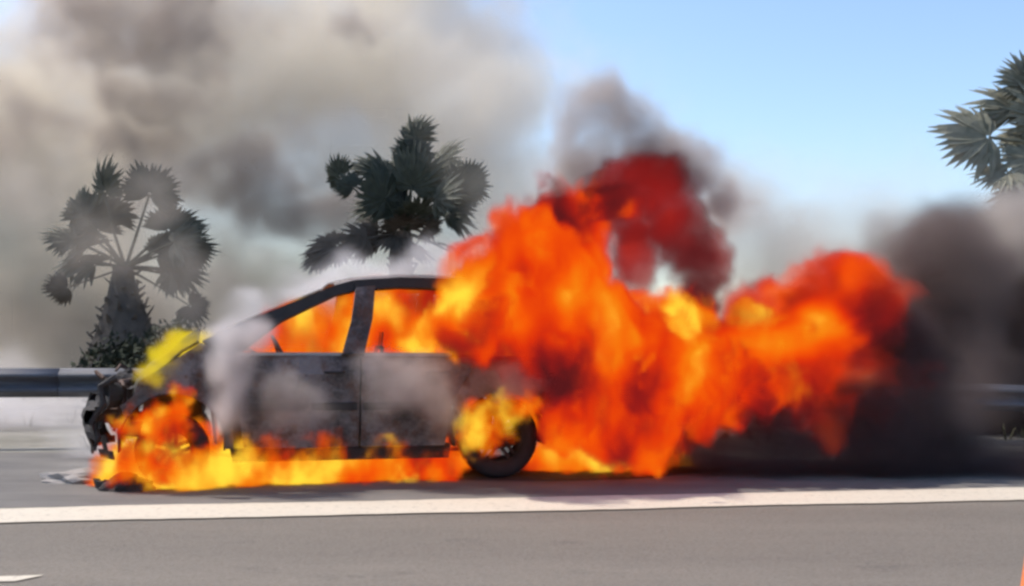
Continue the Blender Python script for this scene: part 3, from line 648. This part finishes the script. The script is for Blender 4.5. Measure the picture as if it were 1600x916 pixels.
field_volume('flames', [GF(225, 757, 60, 66, .28), GF(300, 757, 85, 58, .32), GF(390, 755, 90, 58, .32), GF(480, 752, 90, 62, .32), GF(570, 748, 90, 64, .32), GF(655, 745, 90, 54, .28)],
             0.028, mg, 'low yellow and orange flames burning along the pavement under the doors', 'flames', warp=(0.25, 3.5), nscale=4.2, namp=1.0, lo=-0.05, hi=0.3, stretch=(1, 1, 0.5), detail=5.0, seed=4)
mg2 = flame_mat('rear_ground_flame_gas', 12.0, base=0.66, amp=0.7, nscale=3.0, spots=[S(965, 715, 8.6, 100, 0.4, 40, 1.0), S(860, 720, 8.5, 60, 0.2, 40, 1.0)])
field_volume('flames', [GF(880, 736, 55, 50, .25), GF(950, 734, 70, 52, .3), GF(1020, 726, 60, 40, .3)],
             0.028, mg2, 'yellow flames on the pavement behind the rear wheel', 'flames', warp=(0.25, 3.5), nscale=4.0, namp=0.9, lo=0.0, hi=0.45, seed=5)
mh = flame_mat('bonnet_flame_gas', 9.0, base=0.9, amp=0.8, nscale=4.0, stops=[(0.0, (0.5, 0.12, 0.01)), (0.5, (0.75, 0.36, 0.02)), (1.0, (0.86, 0.66, 0.03))])
field_volume('flames', [B(298, 538, 8.2, 45, 24, .4), B(268, 560, 8.1, 38, 26, .35), B(250, 585, 8.0, 24, 24, .3)],
             0.025, mh, 'yellow flames licking over the bonnet', 'flames', warp=(0.15, 3.5), nscale=4.0, namp=0.6, lo=-0.05, hi=0.45, seed=6)
mi = flame_mat('nose_flame_gas', 12.0, base=0.55, amp=1.1, nscale=4.5, spots=[S(225, 675, 7.9, 50, 0.3)])
field_volume('flames', [B(225, 672, 7.8, 42, 28, .2), B(262, 660, 7.8, 38, 34, .2), B(285, 630, 7.85, 20, 30, .12), B(205, 720, 7.75, 30, 34, .2), B(250, 722, 7.74, 46, 32, .2)],
             0.022, mi, 'orange flames around the front wheel and nose of the car', 'flames', warp=(0.22, 4.0), nscale=5.0, namp=1.0, lo=-0.05, hi=0.35, detail=5.0, seed=7)
mc = flame_mat('cabin_flame_gas', 5.0, base=0.60, amp=1.2, nscale=3.4, spots=[S(465, 480, 9.0, 70, 0.14), S(430, 540, 8.9, 90, -0.08), S(600, 500, 9.0, 60, -0.14), S(655, 475, 9.0, 50, -0.34), S(650, 540, 9.0, 60, 0.3, 22, .8)])
field_volume('flames', [B(490, 530, 9.0, 80, 58, .6), B(445, 548, 9.0, 60, 36, .5), B(600, 515, 9.2, 85, 75, .6), B(660, 520, 9.2, 70, 75, .6), B(530, 570, 9.2, 160, 60, .55)],
             0.03, mc, 'orange flames filling the cabin behind the side windows', 'flames', warp=(0.2, 2.5), nscale=2.6, namp=0.8, lo=-0.1, hi=0.4, detail=5.0, smooth=0.2, seed=8)
mw = flame_mat('wheel_flame_gas', 9.0, base=0.78, amp=0.9, nscale=4.5)
field_volume('flames', [B(752, 662, 8.2, 42, 42, .14), B(785, 650, 8.2, 42, 34, .12), B(740, 690, 8.25, 26, 22, .1), B(830, 630, 8.3, 20, 30, .1)],
             0.02, mw, 'yellow flame burning in the rear wheel arch', 'flames', warp=(0.18, 4.0), nscale=5.0, namp=1.0, lo=-0.05, hi=0.4, detail=5.0, seed=9)

# --- smoke
sb = smoke_mat('beige_smoke', (0.97, 0.885, 0.75), 0.55, (0.83, 0.735, 0.635), 0.30, 0.30)
field_volume('smoke', [B(60, 250, 25, 420, 330, 4.5), B(330, 180, 24, 380, 280, 4.5), B(560, 260, 25, 330, 250, 4), B(760, 380, 26, 210, 170, 3), B(100, 520, 25, 400, 180, 4), B(480, 480, 25, 380, 180, 4), B(250, 20, 24, 400, 200, 4.5), B(600, 80, 26, 270, 240, 3), B(740, 200, 26, 170, 200, 2.5), B(60, 490, 22, 400, 160, 3.5), B(350, 510, 22, 400, 150, 3.5), B(-200, 500, 22, 300, 150, 3), B(-250, 250, 25, 400, 420, 4.5)],
             0.18, sb, 'broad bank of beige smoke drifting behind the palms', 'smoke', warp=(3.5, 0.2), nscale=0.36, namp=1.7, lo=-0.1, hi=0.7, detail=5.0, seed=11)
sg = smoke_mat('grey_smoke', (0.54, 0.47, 0.43), 2.0, None, 0.3, 0.3)
field_volume('smoke', [B(240, 25, 19.0, 200, 95, 1.0), B(120, 55, 19.0, 110, 80, .8), B(300, 60, 19.0, 100, 70, .8), B(385, 280, 19.6, 130, 70, .9), B(480, 330, 19.6, 120, 60, .8), B(210, 230, 19.6, 80, 60, .8), B(560, 60, 20, 80, 55, .7), B(40, 200, 19.4, 110, 60, .8), B(230, 150, 19.4, 80, 60, .8), B(240, 300, 19.6, 70, 60, .7)],
             0.10, sg, 'darker grey smoke billows in front of the beige bank', 'smoke', warp=(1.4, 0.6), nscale=0.8, namp=1.25, lo=0.0, hi=0.85, detail=5.0, smooth=0.25, seed=12)
sl = smoke_mat('veil_smoke', (0.80, 0.72, 0.65), 0.45, None, 0.3, 0.3)
field_volume('smoke', [B(240, 330, 15.5, 120, 90, .7), B(140, 390, 15.5, 120, 90, .7), B(300, 430, 15.5, 140, 80, .7), B(60, 300, 15.5, 120, 120, .7), B(420, 400, 15.6, 100, 60, .6)],
             0.10, sl, 'grey smoke veil drifting in front of the stumpy palm', 'smoke', warp=(1.0, 0.8), nscale=1.0, namp=1.1, lo=0.0, hi=1.0, smooth=0.3, seed=21)
sk = smoke_mat('black_smoke', (0.22, 0.168, 0.155), 5.0)
field_volume('smoke', [B(1405, 520, 9.6, 60, 130, .45), B(1455, 500, 9.8, 110, 150, .7), B(1425, 600, 9.5, 120, 100, .6), B(1455, 395, 9.9, 120, 85, .6), B(1420, 450, 9.9, 60, 90, .4), B(1560, 480, 13.4, 170, 160, 1.0), B(1570, 390, 13.4, 130, 90, .9), B(1700, 480, 13.6, 200, 180, 1.1), B(1570, 600, 13.2, 190, 100, .9), B(1720, 600, 13.2, 170, 100, .9), B(1560, 660, 13.0, 190, 60, .7)],
             0.06, sk, 'dense black smoke billowing beyond the sideways flames', 'smoke', warp=(0.7, 0.9), nscale=1.1, namp=0.8, lo=-0.2, hi=0.85, detail=5.0, smooth=0.3, seed=13)
sk2 = smoke_mat('sooty_ground_smoke', (0.13, 0.092, 0.095), 5.0)  # dark low smoke, also standing in for the shade over the ground
field_volume('smoke', [B(1110, 705, 9.0, 95, 45, .4), B(1220, 695, 9.0, 130, 62, .5), B(1350, 690, 9.0, 140, 72, .5), B(1470, 695, 9.1, 130, 55, .5), B(1620, 715, 9.1, 150, 45, .5), B(1750, 715, 9.1, 120, 45, .5), B(1345, 635, 9.1, 120, 55, .4), B(1410, 560, 9.2, 50, 90, .3)],
             0.05, sk2, 'low black smoke standing in for shade on the pavement behind the car', 'smoke', warp=(0.3, 1.2), nscale=1.3, namp=0.4, lo=-0.15, hi=0.6, smooth=0.3, seed=22)
sv = smoke_mat('thin_grey_smoke', (0.74, 0.66, 0.59), 1.7, None, 0.3, 0.3)
field_volume('smoke', [B(1250, 410, 12.2, 220, 90, .9), B(1420, 390, 12.2, 170, 95, .9), B(1350, 440, 11.2, 120, 80, .6), B(1130, 350, 12.2, 120, 90, .8), B(1560, 370, 12.6, 120, 70, .8), B(850, 350, 12.6, 90, 110, .7)],
             0.09, sv, 'thin pale smoke veil above the sideways flames', 'smoke', warp=(0.8, 0.8), nscale=0.9, namp=0.7, lo=-0.1, hi=0.9, smooth=0.3, seed=14)
sv2 = smoke_mat('faint_haze_smoke', (0.93, 0.86, 0.78), 0.16, None, 0.3, 0.3)
field_volume('smoke', [B(900, 280, 15.5, 260, 150, 1.4), B(1150, 330, 15.5, 260, 120, 1.4), B(1400, 330, 15.5, 240, 110, 1.4), B(800, 150, 16, 160, 130, 1.2), B(740, 60, 16, 150, 110, 1.2)],
             0.14, sv2, 'faint cream smoke haze thinning into the blue sky', 'smoke', warp=(1.5, 0.6), nscale=0.6, namp=1.0, lo=-0.2, hi=0.9, smooth=0.3, seed=25)
sc_ = smoke_mat('brown_grey_plume', (0.60, 0.52, 0.475), 6.5, None, 0.3, 0.3)
field_volume('smoke', [B(940, 165, 9.9, 60, 50, .35), B(945, 200, 9.9, 80, 65, .4), B(905, 215, 9.9, 45, 50, .3), B(1010, 240, 9.9, 80, 55, .4), B(920, 260, 9.9, 62, 56, .4), B(1075, 260, 9.9, 68, 55, .4), B(880, 285, 9.6, 55, 32, .3), B(1135, 310, 10.0, 50, 60, .35)],
             0.05, sc_, 'brownish grey smoke puff rising from the tip of the red flames', 'smoke', warp=(0.4, 1.4), nscale=1.9, namp=1.0, lo=-0.1, hi=0.8, detail=5.0, smooth=0.3, seed=15)
sd = smoke_mat('grey_side_smoke', (0.86, 0.81, 0.80), 8.0, None, 0.3, 0.3)
field_volume('smoke', [B(362, 590, 7.72, 45, 105, .16), B(375, 515, 7.8, 60, 45, .2), B(350, 650, 7.7, 42, 45, .15)],
             0.03, sd, 'pale grey smoke seeping over the front wing', 'smoke', warp=(0.2, 2.5), nscale=2.2, namp=0.5, lo=-0.05, hi=0.8, smooth=0.2, seed=16)
sd2 = smoke_mat('grey_door_smoke', (0.74, 0.68, 0.66), 6.0, None, 0.3, 0.3)
field_volume('smoke', [B(455, 625, 7.85, 75, 55, .14), B(630, 605, 8.0, 90, 70, .16), B(695, 635, 8.05, 60, 65, .14), B(590, 580, 8.0, 45, 35, .12), B(790, 592, 8.08, 70, 30, .12)],
             0.03, sd2, 'grey smoke drifting across the rear door', 'smoke', warp=(0.2, 2.5), nscale=2.2, namp=0.5, lo=-0.05, hi=0.8, smooth=0.2, seed=17)
sw_ = smoke_mat('white_smoke', (0.95, 0.91, 0.91), 2.0, None, 0.3, 0.3)
field_volume('smoke', [B(600, 425, 10.2, 130, 32, .5), B(500, 455, 10.2, 90, 35, .5), B(690, 410, 10.3, 70, 40, .5), B(400, 480, 10.2, 80, 40, .4)],
             0.05, sw_, 'white smoke curling off the car roof', 'smoke', warp=(0.4, 1.6), nscale=1.8, namp=0.7, lo=0.0, hi=0.7, smooth=0.2, seed=18)
field_volume('smoke', [B(60, 640, 12.6, 150, 60, .6), B(-40, 640, 12.2, 160, 50, .5), B(150, 690, 9.6, 70, 55, .3), B(140, 735, 8.6, 60, 22, .2), B(-60, 600, 13, 150, 90, .6)],
             0.06, sw_, 'pale smoke low on the ground under the rail at the car nose', 'smoke', warp=(0.4, 1.5), nscale=1.6, namp=0.7, lo=0.0, hi=0.9, smooth=0.2, seed=19)
